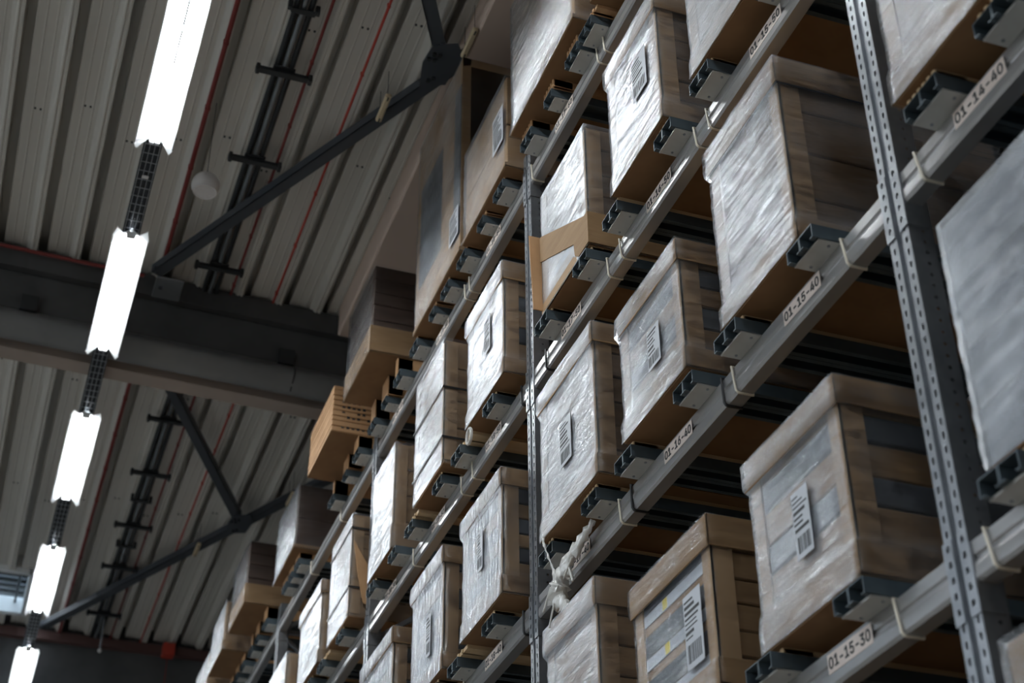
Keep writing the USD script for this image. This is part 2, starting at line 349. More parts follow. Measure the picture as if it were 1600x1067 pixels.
# ------------------------------------------------------------------ roof bracing, pipes and small fittings
def bar(a, b, w, t):
    a, b = np.array(a, float), np.array(b, float); d = b - a; L = np.linalg.norm(d)
    m = cat(bx(0, L, -w / 2, w / 2, 0, t), bx(0, L, -w / 2, -w / 2 + t, 0, w * .8))
    u = d / L; v = np.cross((0, 0, 1), u); v /= np.linalg.norm(v); n = np.cross(u, v)
    T = np.eye(4); T[:3, 0], T[:3, 1], T[:3, 2], T[:3, 3] = u, v, n, a; m.apply_transform(T); return m
ZB = 8.45
def brace(label, a, b, w=.085):
    t = Thing('roof_brace', label, 'roof brace', (*a, ZB)); t.part('angle_bar', bar((*a, ZB), (*b, ZB), w, .008), m_brace)
    for q in (a, b):
        t.part('bolt', cat([trimesh.creation.cylinder(.012, .02, sections=6, transform=trimesh.transformations.translation_matrix((q[0] + (.03 + dx) * np.sign(b[0] - a[0]) * (1 if q is a else -1), q[1] + dy, ZB - .006)))
                           for dx, dy in ((0, .0), (.06, .02))]), m_brace)
    return t
brace('long dark grey diagonal brace under the roof from concrete beam to the upper boxes', (6.72, 1.43), (2.2, -.90))
brace('short dark diagonal brace meeting the gusset plate at the top of the picture', (3.90, .14), (2.2, 1.0))
brace('dark diagonal brace descending from the concrete beam below the strip lights', (7.5, 1.43), (10.25, .13))
brace('long dark diagonal brace rising from the far wall to the top boxes', (13.35, 1.57), (8.6, -.87))
for (gx, gy, lab) in ((3.97, .10, 'dark bolted gusset plate joining the braces near the tall boxes'), (10.33, .06, 'dark bolted gusset plate joining the braces beyond the concrete beam')):
    g = Thing('gusset_plate', lab, 'gusset plate', (gx, gy, ZB - .01))
    pp = Polygon([(gx - .20, gy - .03), (gx - .14, gy + .11), (gx + .02, gy + .13), (gx + .22, gy + .09), (gx + .16, gy - .06), (gx - .1, gy - .09)])
    m = trimesh.creation.extrude_polygon(pp, .012, engine='earcut'); m.apply_translation((0, 0, ZB - .018)); g.part('plate', m, m_brace)
    for dx, dy in ((-.08, .085), (-.03, .07), (-.03, .105), (-.08, .05), (.12, .03), (.15, .055)):
        c = trimesh.creation.cylinder(.014, .02, sections=6); c.apply_translation((gx + dx, gy + dy, ZB - .022)); g.part('bolt', c, m_black)
bp = Thing('brace_foot', 'grey steel foot plate of the long brace on the concrete beam', 'plate', (6.8, 1.40, 8.42))
bp.part('plate', cbx(6.72, 6.98, 1.22, 1.42, 8.43, 8.445, .003), m_pipe); bp.part('bolt', cbx(6.82, 6.85, 1.36, 1.39, 8.415, 8.43, .003), m_brace)

def up_(x, y, z0, z1=8.53):
    k = (z1 - CAM[2]) / (z0 - CAM[2]); return CAM[0] + (x - CAM[0]) * k, CAM[1] + (y - CAM[1]) * k
pipe = Thing('conduit', 'pale conduit between two dark cables running along the roof under the bracket bars', 'conduit', (2, 1.0, 8.55))
for xa, xb in ((-4, 6.98), (7.45, 13.75)):
    pipe.part('tube', tube([(xa, 1.0, 8.575), (xb, 1.0, 8.575)], .018, 10), m_pipe, smooth=40)
    pipe.part('cable', tube([(xa, 1.045, 8.58), (xb, 1.045, 8.58)], .018, 8), m_black, smooth=40, label='dark cable beside the conduit')
    pipe.part('cable', tube([(xa, .955, 8.58), (xb, .955, 8.58)], .018, 8), m_black, smooth=40, label='dark cable beside the conduit')
spots = [(4.335, 'uppermost'), (5.2, 'second'), (6.435, 'third, just above the concrete beam'), (8.655, 'fourth, just below the concrete beam'), (9.6, 'fifth'), (10.635, 'sixth'), (11.545, 'seventh'), (12.68, 'last, against the far wall')]
br0 = None
for xx, w in spots:
    lab = f'black bracket bar across the conduit, {w} from the top'
    xx = up_(xx, 1, 8.4)[0]
    if br0 is None:
        br0 = Thing('bracket_bar', lab, 'bracket', (xx, 1.0, 8.52))
        br0.part('channel', cat(cbx(xx - .022, xx + .022, .815, 1.175, 8.515, 8.547, .004), bx(xx - .03, xx - .022, .825, 1.165, 8.51, 8.525)), m_black)
        br0.part('saddle', cbx(xx - .045, xx + .045, .93, 1.07, 8.547, 8.556, .003), m_black)
        for yy in (.829, 1.161): br0.part('end_hook', cbx(xx - .035, xx + .015, yy - .012, yy + .012, 8.495, 8.552, .004), m_black)
    else: br0.copy((xx, 1.0, 8.52), lab)
cl0 = None
for xx, w in ((3.80, 'above the uppermost bracket bar'), (10.15, 'between the fifth and sixth bracket bars'), (11.1, 'between the sixth and seventh bracket bars')):
    lab = f'small black clamp on the conduit {w}'
    xx = up_(xx, 1, 8.4)[0]
    if cl0 is None:
        cl0 = Thing('conduit_clamp', lab, 'clamp', (xx, 1.0, 8.54)); cl0.part('body', cbx(xx - .02, xx + .02, .925, 1.075, 8.535, 8.556, .006), m_black)
        for yy in (.916, 1.084): cl0.part('ear', cbx(xx - .03, xx + .0, yy - .014, yy + .014, 8.53, 8.60, .004), m_black)
    else: cl0.copy((xx, 1.0, 8.54), lab)
for yy, r, xs, lab, mt in ((.52, .009, (-4, 13.72), 'thin bright red pipe along the roof nearest the racks', m_redb), (.845, .010, (-4, 13.72), 'thin dark red pipe along the roof beside the bracket bars', m_red), (1.385, .016, (-4, 13.72), 'dull red pipe along the roof right of the strip lights', m_red)):
    t = Thing('red_pipe', lab, 'pipe', (0, yy, 8.57))
    t.part('tube', tube([(xs[0], yy, 8.575), (6.96, yy, 8.575)], r), mt, smooth=40); t.part('tube', tube([(7.46, yy, 8.575), (xs[1] - .04, yy, 8.575)], r), mt, smooth=40)
    for xx in np.arange(2.5, 13.5, .62):
        if abs(xx - 7.2) > .3: t.part('clip', cbx(xx - .008, xx + .008, yy - r - .002, yy + r + .002, 8.573 - r, 8.599, .003), mt)
solo('red_cross_pipe', tube([(6.90, 1.5, 8.55), (6.80, 4.2, 8.55)], .014), m_red, 'dull red pipe along the top of the concrete beam at left', 'pipe', smooth=40)
t = Thing('red_junction_box', 'small red box at the foot of a roof rib on the far wall', 'junction box', (13.6, .2, 8.45))
t.part('box', cbx(13.55, 13.68, .15, .28, 8.42, 8.56, .006), m_redb); t.part('cable', tube([(13.68, .21, 8.42), (13.72, .2, 7.4)], .006), m_red)
t = Thing('hanging_rod', 'thin grey rod with a ball end hanging before the far wall', 'rod', (13.18, .97, 8.2))
t.part('rod', tube([(13.18, .97, 8.63), (13.18, .97, 8.22)], .012), m_pipe, smooth=40)
s = trimesh.creation.icosphere(2, .022); s.apply_translation((13.18, .97, 8.21)); t.part('ball', s, m_white, smooth=True)

# pendant ball speaker
sp = Thing('ball_speaker', 'white ball speaker hanging on a thin wire beside the strip lights', 'speaker', (5.0, 1.33, 7.954))
R = .088
s = trimesh.creation.icosphere(4, R); c = s.vertices; c[:, 2] = np.maximum(c[:, 2], -.048); s.vertices = c; s.apply_translation((5, 1.33, 7.954)); sp.part('shell', s, m_white, smooth=25)
rr = math.sqrt(R * R - .048 ** 2)
g = trimesh.creation.cylinder(rr - .008, .004, sections=40); g.apply_translation((5, 1.33, 7.954 - .0495)); sp.part('grille', g, m_grille)
g = trimesh.creation.annulus(rr - .008, rr + .001, .006, sections=40); g.apply_translation((5, 1.33, 7.954 - .050)); sp.part('rim', g, m_white, smooth=30)
sp.part('wire', tube([(5, 1.33, 7.954 + R - .002), (5, 1.33, DECK + .05)], .0025, 6), m_cable)

# beige battens hanging under the bracing
for (xa, ya, lab) in ((4.30, .355, 'beige hanging batten below the long brace left of the tall boxes'), (3.58, .02, 'beige hanging batten above the tall boxes beside the pinkish girder'),
                      (10.79, .375, 'small beige hanging batten on the far long brace'), (9.52, -.242, 'beige hanging batten behind the upper boxes past the concrete beam')):
    t = Thing('hanging_batten', lab, 'batten', (xa + .125, ya, 8.4))
    t.part('body', cbx(xa, xa + .25, ya - .019, ya + .019, 8.385, 8.42, .008), m_batten)
    for xx in (xa + .022, xa + .225): t.part('slot', cbx(xx - .016, xx + .016, ya - .004, ya + .004, 8.382, 8.388, .001), m_black)
    for xx in (xa + .03, xa + .22): t.part('wire', tube([(xx, ya, 8.42), (xx, ya, DECK + .03)], .002, 6), m_cable)

# ------------------------------------------------------------------ rack: upright frames
TOP = 6.78
def strip(w0, w1, z0, z1, slots, hw, hh, kind):
    """Flat perforated strip as a polygon in (u, z)."""
    holes = []
    zz = 1.9
    while zz < z1 - .02:
        for u in slots:
            if kind == 'round': h = [(u + hw * math.cos(a), zz + hw * math.sin(a)) for a in np.linspace(0, 2 * math.pi, 9)[:-1]]
            else: h = [(u - hw, zz - hh * .3), (u - hw * .4, zz - hh), (u + hw * .4, zz - hh), (u + hw, zz - hh * .3), (u + hw, zz + hh), (u - hw, zz + hh)]
            holes.append(h)
        zz += .04 if kind != 'round' else .036
    return Polygon([(w0, z0), (w1, z0), (w1, z1), (w0, z1)], holes)
def post(y_front, back=False):
    sgn = 1 if not back else -1
    ms = []
    for s in (-1, 1):
        a, b = sorted((s * .012, s * .045))
        ms.append(extr_y(strip(a, b, 0, TOP, [s * .029], .0045, .010, 'slot'), -.0035, 0))
        f = extr_x(strip(-.074, 0, 0, TOP, [-.045], .0055, 0, 'round'), s * .045 - .0015, s * .045 + .0015); ms.append(f)
        ms.append(bx(s * .012 - .001, s * .012 + .001, -.013, 0, 0, TOP))
        ms.append(bx(min(s * .045, s * .032), max(s * .045, s * .032), -.076, -.073, 0, TOP))
    ms.append(bx(-.012, .012, -.015, -.012, 0, TOP))
    m = cat(ms)
    if back: m.vertices[:, 1] *= -1; m.invert()
    m.apply_translation((0, y_front, 0)); return m
YF, YB = .004, -.86
fr = Thing('upright_frame', 'perforated galvanised upright frame at right, nearest the viewer', 'rack upright', (0, 0, 0))
fr.part('front_post', post(YF), m_galv)
fr.part('rear_post', post(YB, True), m_galv)
for s, y in ((1, YF), (-1, YB)):
    fr.part('foot_plate', cbx(-.07, .07, y - .1 if s > 0 else y - .02, y + .02 if s > 0 else y + .1, 0, .008, .002), m_galv)
zz = .35; flip = 0
while zz < 6.6:
    fr.part('brace', bx(-.018, .018, YB + .07, YF - .07, zz, zz + .03), m_galv)
    a, b = (YF - .07, YB + .07) if flip % 2 == 0 else (YB + .07, YF - .07)
    d = math.hypot(b - a, .52); q = bx(-.015, .015, 0, d, -.014, .014)
    q.apply_transform(trimesh.transformations.rotation_matrix(math.atan2(.52, abs(b - a)), (1, 0, 0)))
    if b < a: q.vertices[:, 1] *= -1; q.invert()
    q.apply_translation((0, a, zz + .05)); fr.part('brace', q, m_galv)
    zz += .62; flip += 1
fr.copy((BAY, 0, 0), 'perforated galvanised upright frame in the middle of the picture')
fr.copy((2 * BAY, 0, 0), 'perforated galvanised upright frame third from the right')
fr.copy((3 * BAY, 0, 0), 'perforated galvanised upright frame fourth from the right, at the bottom')
fr.copy((4 * BAY, 0, 0), 'perforated galvanised upright frame farthest along the rack')
fr.copy((-BAY, 0, 0), 'perforated galvanised upright frame just outside the right edge')

# rack beams with connectors, location labels
BEAM = Polygon([(0, .1), (0, .066), (-.007, .061), (-.007, .052), (-.002, .050), (.0015, .046), (.004, .038), (.004, .008), (-.004, 0), (-.05, 0), (-.05, .1)])
def conn(x, s, z):
    """Hooked end connector on the post face; s = side of the post on which the beam lies."""
    a, b = sorted((x + s * .012, x + s * .050))
    holes = [[(x + s * .029 + dx, z + k * .04 - .045 + dz) for dx, dz in ((-.006, -.008), (.006, -.008), (.006, .006), (0, .010), (-.006, .006))] for k in range(5)]
    pl = extr_y(Polygon([(a, z - .075), (b, z - .075), (b, z + .135), (a, z + .135)], holes), YF, YF + .004)
    side = bx(min(x + s * .047, x + s * .051), max(x + s * .047, x + s * .051), -.06, YF + .002, z - .075, z + .135)
    tab = bx(min(x + s * .05, x + s * .115), max(x + s * .05, x + s * .115), YF - .002, YF + .003, z - .02, z + .098) if False else None
    return cat(pl, side)
bayname = {-1: 'the nearest bay at right', 0: 'the bay between the two nearest uprights', 1: 'the second bay', 2: 'the third bay', 3: 'the farthest bay'}
shelfname = {60: 'top', 50: 'second highest', 40: 'third highest', 30: 'fourth highest', 20: 'lowest'}
LABX = {-1: {14: -.42}, 0: {15: .507, 16: 1.385, 17: 2.297}, 1: {18: 3.31, 19: 4.19, 20: 5.09}, 2: {21: 6.1, 22: 6.98, 23: 7.88}, 3: {24: 8.9, 25: 9.8, 26: 10.7}}
for b in (-1, 0, 1, 2, 3):
    for lv in (60, 50, 40, 30, 20):
        z = LV[lv]; xa, xb = b * BAY + .047, (b + 1) * BAY - .047
        t = Thing('rack_beam', f'grey steel beam of {bayname[b]}, {shelfname[lv]} level', 'rack beam', ((xa + xb) / 2, 0, z))
        m = extr_x(BEAM, xa, xb); m.apply_translation((0, 0, z)); t.part('beam', m, m_beam, smooth=25)
        t.part('end_connector', conn(b * BAY, 1, z), m_galv); t.part('end_connector', conn((b + 1) * BAY, -1, z), m_galv)
        for n, lx in LABX[b].items():
            s = f'01-{n}-{lv}'
            if b >= 2: continue
            lp = t.part('location_label', cbx(lx - .112, lx + .112, .0035, .0055, z + .034, z + .088, .0008), m_paper, label=f'pale label reading {s}')
            t.part('lettering', front_text(s, .030, lx, z + .061, .0055), m_text, parent=lp)
        t2 = Thing('rear_beam', f'dark rear beam behind {bayname[b]}, {shelfname[lv]} level', 'rack beam', ((xa + xb) / 2, YB, z))
        m = extr_x(Polygon([(YB, 0), (YB + .05, 0), (YB + .05, .1), (YB, .1)]), xa, xb); m.apply_translation((0, 0, z)); t2.part('beam', m, m_beam)

# ------------------------------------------------------------------ pallet support bars (double channels with a shoe plate on the front beam)
def chan(x0, x1, h, th=.003):
    """C channel with the open side down and inturned lips, as polygons in (x, z)."""
    return Polygon([(x0, 0), (x0 + .018, 0), (x0 + .018, th), (x0 + th, th), (x0 + th, h - th), (x1 - th, h - th), (x1 - th, th), (x1 - .018, th), (x1 - .018, 0), (x1, 0), (x1, h), (x0, h)])
SH = .046
def make_support(name, lab, x, z, double=True):
    t = Thing(name, lab, 'support bar', (x, 0, z))
    w = .075 if double else .05
    spans = ((x - w, x - .001), (x + .001, x + w)) if double else ((x - w, x + w),)
    for a, b in spans:
        m = extr_y(chan(a, b, SH), -.88, .089); m.apply_translation((0, 0, z)); t.part('channel', m, m_support)
    t.part('shoe_plate', cat(bx(x - w + .004, x + w - .004, -.05, .070, z - .0045, z), bx(x - w + .004, x + w - .004, .0045, .0075, z - .03, z) if False else bx(x - w + .004, x + w - .004, .064, .070, z - .006, z)), m_shoe)
    c = [trimesh.creation.cylinder(.005, .004, sections=8, transform=trimesh.transformations.translation_matrix((x + dx, .025, z - .005))) for dx in (-w * .7, w * .7)]
    t.part('rivet', cat(c), m_galv)
    return t
protos = {}
def support(x, lv, lab, double=True):
    k = double; z = BT[lv] + .0045
    nm = 'pallet_support' if double else 'narrow_support'
    if k not in protos: protos[k] = make_support(nm, lab, x, z, double)
    else: protos[k].copy((x, 0, z), lab)

# cable ties round the beams
def tie_pts(z0, tilt=0.0, gap=.004, gx=0.0):
    return [(gx, .006 + gap, z0 + .006), (gx + tilt, .003 + gap, z0 + .10 + gap), (gx + tilt, -.05, z0 + .1 + gap), (gx, -.05 - gap, z0 + .05), (gx, -.05, z0 - gap), (gx, -.004, z0 - gap), (gx, .004, z0 - .002)]
def tie(x, lv, lab, mat, r=.0045, tilt=0.02):
    z = LV[lv]; nm = 'cable_tie' if mat is m_cream else 'rubber_band'
    pts = np.array(tie_pts(z, tilt)); pts[:, 0] += x
    solo(nm, ring(pts, r), mat, lab, 'cable tie' if mat is m_cream else 'band', smooth=60)
for x, lv, lab in ((.242, 40, 'cream cable tie round the beam beside the bar right of label 01-15-40'), (.943, 40, 'cream cable tie round the beam between labels 01-15-40 and 01-16-40'),
                   (1.876, 40, 'cream cable tie round the beam between labels 01-16-40 and 01-17-40'), (.938, 50, 'right cream cable tie of the pair left of label 01-15-50'),
                   (1.043, 50, 'left cream cable tie of the pair left of label 01-15-50'), (1.74, 50, 'right cream cable tie of the pair right of label 01-17-50'),
                   (1.872, 50, 'left cream cable tie of the pair right of label 01-17-50'), (1.793, 60, 'right cream cable tie of the pair on the top beam nearest the viewer'),
                   (1.869, 60, 'left cream cable tie of the pair on the top beam nearest the viewer'), (3.687, 60, 'right cream cable tie of the pair on the top beam under the tall box'),
                   (3.764, 60, 'left cream cable tie of the pair on the top beam under the tall box'), (.261, 30, 'cream cable tie round the beam right of label 01-15-30'),
                   (-.151, 40, 'cream cable tie round the beam right of the nearest upright below label 01-14-40'), (-.132, 30, 'cream cable tie round the lower beam right of the nearest upright'),
                   (2.714, 60, 'cream cable tie on the top beam at the middle upright'), (3.61, 50, 'right cream cable tie on the second beam left of the middle upright'), (3.782, 50, 'left cream cable tie on the second beam left of the middle upright'),
                   (2.70, 30, 'cream cable tie on the lower beam beside the middle upright'), (4.62, 50, 'cream cable tie on the second beam above the third bay box'), (6.45, 60, 'cream cable tie on the far top beam'), (7.3, 60, 'cream cable tie on the farthest top beam'), (3.02 + .68, 40, 'cream cable tie on the third beam left of the middle upright')):
    tie(x, lv, lab, m_cream)
for x, lv, lab in ((1.026, 40, 'black band round the beam left of label 01-15-40'), (1.771, 40, 'black band round the beam left of label 01-16-40'), (2.586, 50, 'black looped band round the beam left of label 01-17-50'),
                   (2.912, 40, 'black band on the beam end left of the middle upright, third level'), (2.9, 50, 'black band on the beam end left of the middle upright, second level')):
    tie(x, lv, lab, m_tie, .0055, 0.01)

# ------------------------------------------------------------------ pallet loads
def film_shell(x0, x1, y0, y1, z0, z1, off, seed, amp=.0035, top_fold=True):
    """Wrinkled film tube round a load. off(z) = stand-off from the nominal faces."""
    nf, ns = 34, 22
    per = [(x0 + (x1 - x0) * t, y1) for t in np.linspace(0, 1, nf)[:-1]] + [(x1, y1 + (y0 - y1) * t) for t in np.linspace(0, 1, ns)[:-1]] + \
          [(x1 + (x0 - x1) * t, y0) for t in np.linspace(0, 1, 10)[:-1]] + [(x0, y0 + (y1 - y0) * t) for t in np.linspace(0, 1, ns)[:-1]]
    nrm = [(0, 1)] * (nf - 1) + [(1, 0)] * (ns - 1) + [(0, -1)] * 9 + [(-1, 0)] * (ns - 1)
    nrm = np.array(nrm, float); per = np.array(per)
    for i in (0, nf - 1, nf + ns - 2, nf + ns + 7): nrm[i] = nrm[i] + nrm[i - 1]
    zs = np.linspace(z0, z1, 30); k = len(per)
    V = []
    for z in zs:
        p3 = np.c_[per, np.full(k, z)]
        f = meshkit.fbm(p3 * np.array([9, 9, 26]) + seed * 3.1, 3, seed) - .35
        d = off(z) + amp * np.maximum(f, 0) * 2
        V.append(np.c_[per + nrm * d[:, None], np.full(k, z)])
    V = np.vstack(V); F = []
    for i in range(len(zs) - 1):
        for j in range(k):
            a, b = i * k + j, i * k + (j + 1) % k; c, d = a + k, b + k
            F += [(a, c, b), (b, c, d)]
    return trimesh.Trimesh(V, F, process=False)

def sheet_label(t, xc, zc, y, w, h, seed, tilt=0.0, name='paper_label', bars=True):
    lp = t.part(name, cbx(xc - w / 2, xc + w / 2, y, y + .0015, zc - h / 2, zc + h / 2, .0004), m_paper_w)
    r = random.Random(seed); ms = []
    z = zc + h * .42
    while z > zc - h * .12:
        th = r.choice((.006, .010, .004)); ww = w * r.uniform(.35, .85)
        ms.append(bx(xc + w * .44, xc + w * .44 - ww, y + .0015, y + .0022, z - th, z)); z -= th + .010
    if bars:
        u = -w * .38
        while u < w * .38:
            bw = r.choice((.003, .005, .008)); ms.append(bx(xc + u, xc + u + bw, y + .0015, y + .0022, zc - h * .42, zc - h * .18)); u += bw + r.choice((.004, .006))
    t.part('print', cat(ms), m_text, parent=lp, kind='stuff')

DEP = .80
def load(lab, desc, x0, x1, lv, z1, yf=.085, dz=.072, style='crate', lid=True, tray=True, wrap=0, layers=6, paper=None, seed=1, depth=DEP, sup='std', corner=True, strap=(), card=None, feet=True, bars=True, tray_h=.085, lid_h=.085, skirt=None):
    z0 = BT[lv] + dz
    t = Thing('pallet_load', lab, 'pallet load', ((x0 + x1) / 2, yf - depth / 2, z0))
    y1, y0 = yf, yf - depth
    zb_, zt = z0 + (.012 if tray else 0), z1 - (.006 if lid else 0)
    r = random.Random(seed)
    base = card or m_card
    # layers of cartons
    if style in ('crate', 'carton', 'flat'):
        hs = np.array([r.uniform(.85, 1.15) for _ in range(layers)]); hs = hs / hs.sum() * (zt - zb_); z = zb_
        for i, h in enumerate(hs):
            if style == 'crate': mats = (m_ink, m_card, m_grey_card, m_card2)[(i + seed) % 4] if (i + seed) % 2 == 0 else base
            elif style == 'flat': mats = m_kraft
            else: mats = base
            cuts = [y1 - .006, y1 - depth * r.uniform(.38, .52), y0 + .006]
            for a, b in zip(cuts[:-1], cuts[1:]):
                j = r.uniform(-.002, .004)
                t.part('carton', cbx(x0 + .006 - j, x1 - .006, b + .0012, a - .0012 + j * .5, z + .0025, z + h - .0025, .004), mats)
            z += h
    if style == 'hollow':  # near end left open so that face reads as deep shade
        w = .008
        t.part('front_wall', cbx(x0, x1, y1 - w, y1, z0, z1, .002), m_card); t.part('rear_wall', cbx(x0, x1, y0, y0 + w, z0, z1, .002), m_card)
        t.part('end_wall', cbx(x1 - w, x1, y0 + w, y1 - w, z0, z1, .002), m_card); t.part('end_wall', cbx(x0, x0 + w, y0 + w, y1 - w, z0, z0 + .45, .002), m_card)
        t.part('top_flap', cbx(x0, x1, y0, y1, z1 - w, z1, .002), m_card2); t.part('corner_strip', cat(bx(x0 - .002, x0 + .004, y1 - .05, y1 + .001, z0, z1), bx(x0 - .002, x0 + .004, y0, y1, z1 - .06, z1)), m_card)
        t.part('shade_lining', cat(bx(x0 + .02, x1 - .02, y0 + .02, y0 + .024, z0 + .01, z1 - .02), bx(x1 - .024, x1 - .02, y0 + .02, y1 - .02, z0 + .01, z1 - .02), bx(x0 + .02, x1 - .02, y1 - .024, y1 - .02, z0 + .01, z1 - .02)), m_dark_wall)  # dark sheets paint the deep shade of the near end
    if corner:
        for (cx, sx) in ((x0, 1), (x1, -1)):
            a, b = sorted((cx - sx * .002, cx + sx * .06)); c, d = sorted((cx - sx * .002, cx + sx * .003))
            t.part('corner_board', cat(bx(a, b, y1 - .006, y1 + .001, z0 + .02, z1 - .02), bx(c, d, y1 - .072, y1 + .001, z0 + .02, z1 - .02)), m_card3)
    if tray:
        q = .008; e = tray_h
        t.part('base_tray', cat(cbx(x0 - q, x1 + q, y0 - q, y1 + q, z0, z0 + .010, .002), cbx(x0 - q, x1 + q, y1 + q - .005, y1 + q, z0, z0 + e, .002), cbx(x0 - q, x1 + q, y0 - q, y0 - q + .005, z0, z0 + e, .002),
                             cbx(x0 - q, x0 - q + .005, y0 - q, y1 + q, z0, z0 + e, .002), cbx(x1 + q - .005, x1 + q, y0 - q, y1 + q, z0, z0 + e, .002)), m_card)
        t.part('base_sheet', bx(x0 - q + .004, x1 + q - .004, y0 - q + .004, y1 + q - .004, z0 - .003, z0), m_pallet_under)
    else:
        t.part('base_sheet', bx(x0 + .004, x1 - .004, y0 + .004, y1 - .004, z0 - .003, z0 + .001), m_pallet_under)
    if lid:
        q = .014; e = lid_h
        t.part('lid', cat(cbx(x0 - q, x1 + q, y0 - q, y1 + q, z1, z1 + .006, .002), cbx(x0 - q, x1 + q, y1 + q - .006, y1 + q, z1 - e, z1 + .004, .002), cbx(x0 - q, x1 + q, y0 - q, y0 - q + .006, z1 - e, z1 + .004, .002),
                       cbx(x0 - q, x0 - q + .006, y0 - q, y1 + q, z1 - e, z1 + .004, .002), cbx(x1 + q - .006, x1 + q, y0 - q, y1 + q, z1 - e, z1 + .004, .002)), m_card)
    if wrap is not None:
        def off(z):
            o = .004
            if lid: o += .013 * np.clip((z - (z1 - lid_h) + .012) / .02, 0, 1)
            if tray: o += .008 * np.clip(((z0 + tray_h) - z + .012) / .02, 0, 1)
            return o
        fm = wrap if not isinstance(wrap, int) else films[wrap]
        t.part('stretch_film', film_shell(x0, x1, y0, y1, z0 - .004, z1 + .006, off, seed), fm, smooth=True)
    for z in strap:
        q = .011
        t.part('strap', cat(bx(x0 - q, x1 + q, y1 + q - .002, y1 + q, z - .006, z + .006), bx(x0 - q - .001, x0 - q + .001, y0, y1 + q, z - .006, z + .006)), m_tie)
    if paper:
        for i, (u, w, pw, ph) in enumerate(paper):
            sheet_label(t, x0 + (x1 - x0) * u, z0 + (z1 - z0) * w, yf + .0125, pw, ph, seed * 7 + i)
    xs = {'std': (x0 + .03, x1 - .03), None: ()}.get(sup, sup)
    if feet:
        for i, x in enumerate(xs):
            fa, fb = max(x - .07, x0 + .004), min(x + .068, x1 - .004); yfo = min(y1 - .012, .085)
            nk = max(2, int((fb - fa) / .023)); st = (fb - fa) / nk
            fl = [cbx(fa + k * st, fa + k * st + .017, yfo - .1, yfo, BT[lv] + .0045 + SH, z0 - .003, .003) for k in range(nk)]
            fl.append(bx(fa, fb, y0 + .03, yfo - .008, BT[lv] + .0045 + SH, z0 - .003))
            t.part('foot_block', cat(fl), m_kraft if lv == 60 else m_wood)
    if bars:
        ends = ('near', 'far') if len(xs) == 2 else ('near', 'middle', 'far')
        for i, x in enumerate(xs):
            support(x, lv, f'galvanised support bar under the {ends[i]} end of {desc}' if ends[i] != 'middle' else f'narrow support bar under the middle of {desc}', double=(len(xs) == 2 or i != 1))
    return t

# -- bay between the two nearest uprights
S = lambda b, i: (b * BAY + (.35, 1.155, 1.985)[i], b * BAY + (.84, 1.66, 2.44)[i])
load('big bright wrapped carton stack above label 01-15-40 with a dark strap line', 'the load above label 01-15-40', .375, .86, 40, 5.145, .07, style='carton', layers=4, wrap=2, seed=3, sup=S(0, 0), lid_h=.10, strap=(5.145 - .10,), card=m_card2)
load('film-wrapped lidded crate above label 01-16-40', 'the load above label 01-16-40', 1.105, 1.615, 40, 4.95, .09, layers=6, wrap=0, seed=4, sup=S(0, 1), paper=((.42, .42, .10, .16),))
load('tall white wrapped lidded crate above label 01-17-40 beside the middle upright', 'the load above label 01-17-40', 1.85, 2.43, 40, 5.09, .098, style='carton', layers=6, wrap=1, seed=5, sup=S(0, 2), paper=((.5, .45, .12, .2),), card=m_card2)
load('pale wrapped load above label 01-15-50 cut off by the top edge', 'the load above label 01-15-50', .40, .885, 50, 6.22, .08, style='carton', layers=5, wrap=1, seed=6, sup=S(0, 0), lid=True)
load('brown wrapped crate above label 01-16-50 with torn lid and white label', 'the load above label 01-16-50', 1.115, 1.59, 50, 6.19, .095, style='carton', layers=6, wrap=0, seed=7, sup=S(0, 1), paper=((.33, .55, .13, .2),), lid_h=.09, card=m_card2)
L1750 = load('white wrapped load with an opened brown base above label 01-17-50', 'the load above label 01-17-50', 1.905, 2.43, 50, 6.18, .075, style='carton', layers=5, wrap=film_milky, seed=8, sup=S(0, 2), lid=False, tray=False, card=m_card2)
load('large wrapped crate with dark cartons above label 01-15-30', 'the load above label 01-15-30', .315, .83, 30, 3.905, .06, layers=6, wrap=0, seed=8, sup=S(0, 0), paper=((.45, .45, .09, .2),), tray_h=.10)
L1630 = load('film-wrapped carton stack with yellow stickers above label 01-16-30', 'the load above label 01-16-30', 1.075, 1.645, 30, 3.86, .08, style='carton', layers=6, wrap=film_clear, seed=10, sup=S(0, 1), paper=((.22, .42, .12, .24),), lid_h=.10)
load('white wrapped crate with brown lid low beside the middle upright', 'the load above label 01-17-30', 1.94, 2.43, 30, 4.045, .088, style='carton', layers=6, wrap=1, seed=11, sup=S(0, 2), lid_h=.10, card=m_card)
for i in range(3):
    x0 = (.33, 1.10, 1.93)[i]
T = lambda b, i: (b * BAY + (.20, 1.09, 2.03)[i] , b * BAY + (.48, 1.38, 2.32)[i], b * BAY + (.83, 1.70, 2.61)[i])
load('large silver wrapped box on the top level at the top edge beside the middle upright', 'the large silver box at the top edge', 1.84, 2.66, 60, 7.62, .13, style='carton', layers=3, wrap=0, seed=12, sup=(1.99, 2.29, 2.59), lid=False, tray_h=.03, corner=False, dz=.10)
load('brown carton on the top level cut off by the top edge', 'the brown carton at the top edge', .98, 1.70, 60, 7.5, .10, style='carton', layers=3, wrap=None, seed=13, sup=(1.12, 1.45, 1.82), lid=False, corner=False)
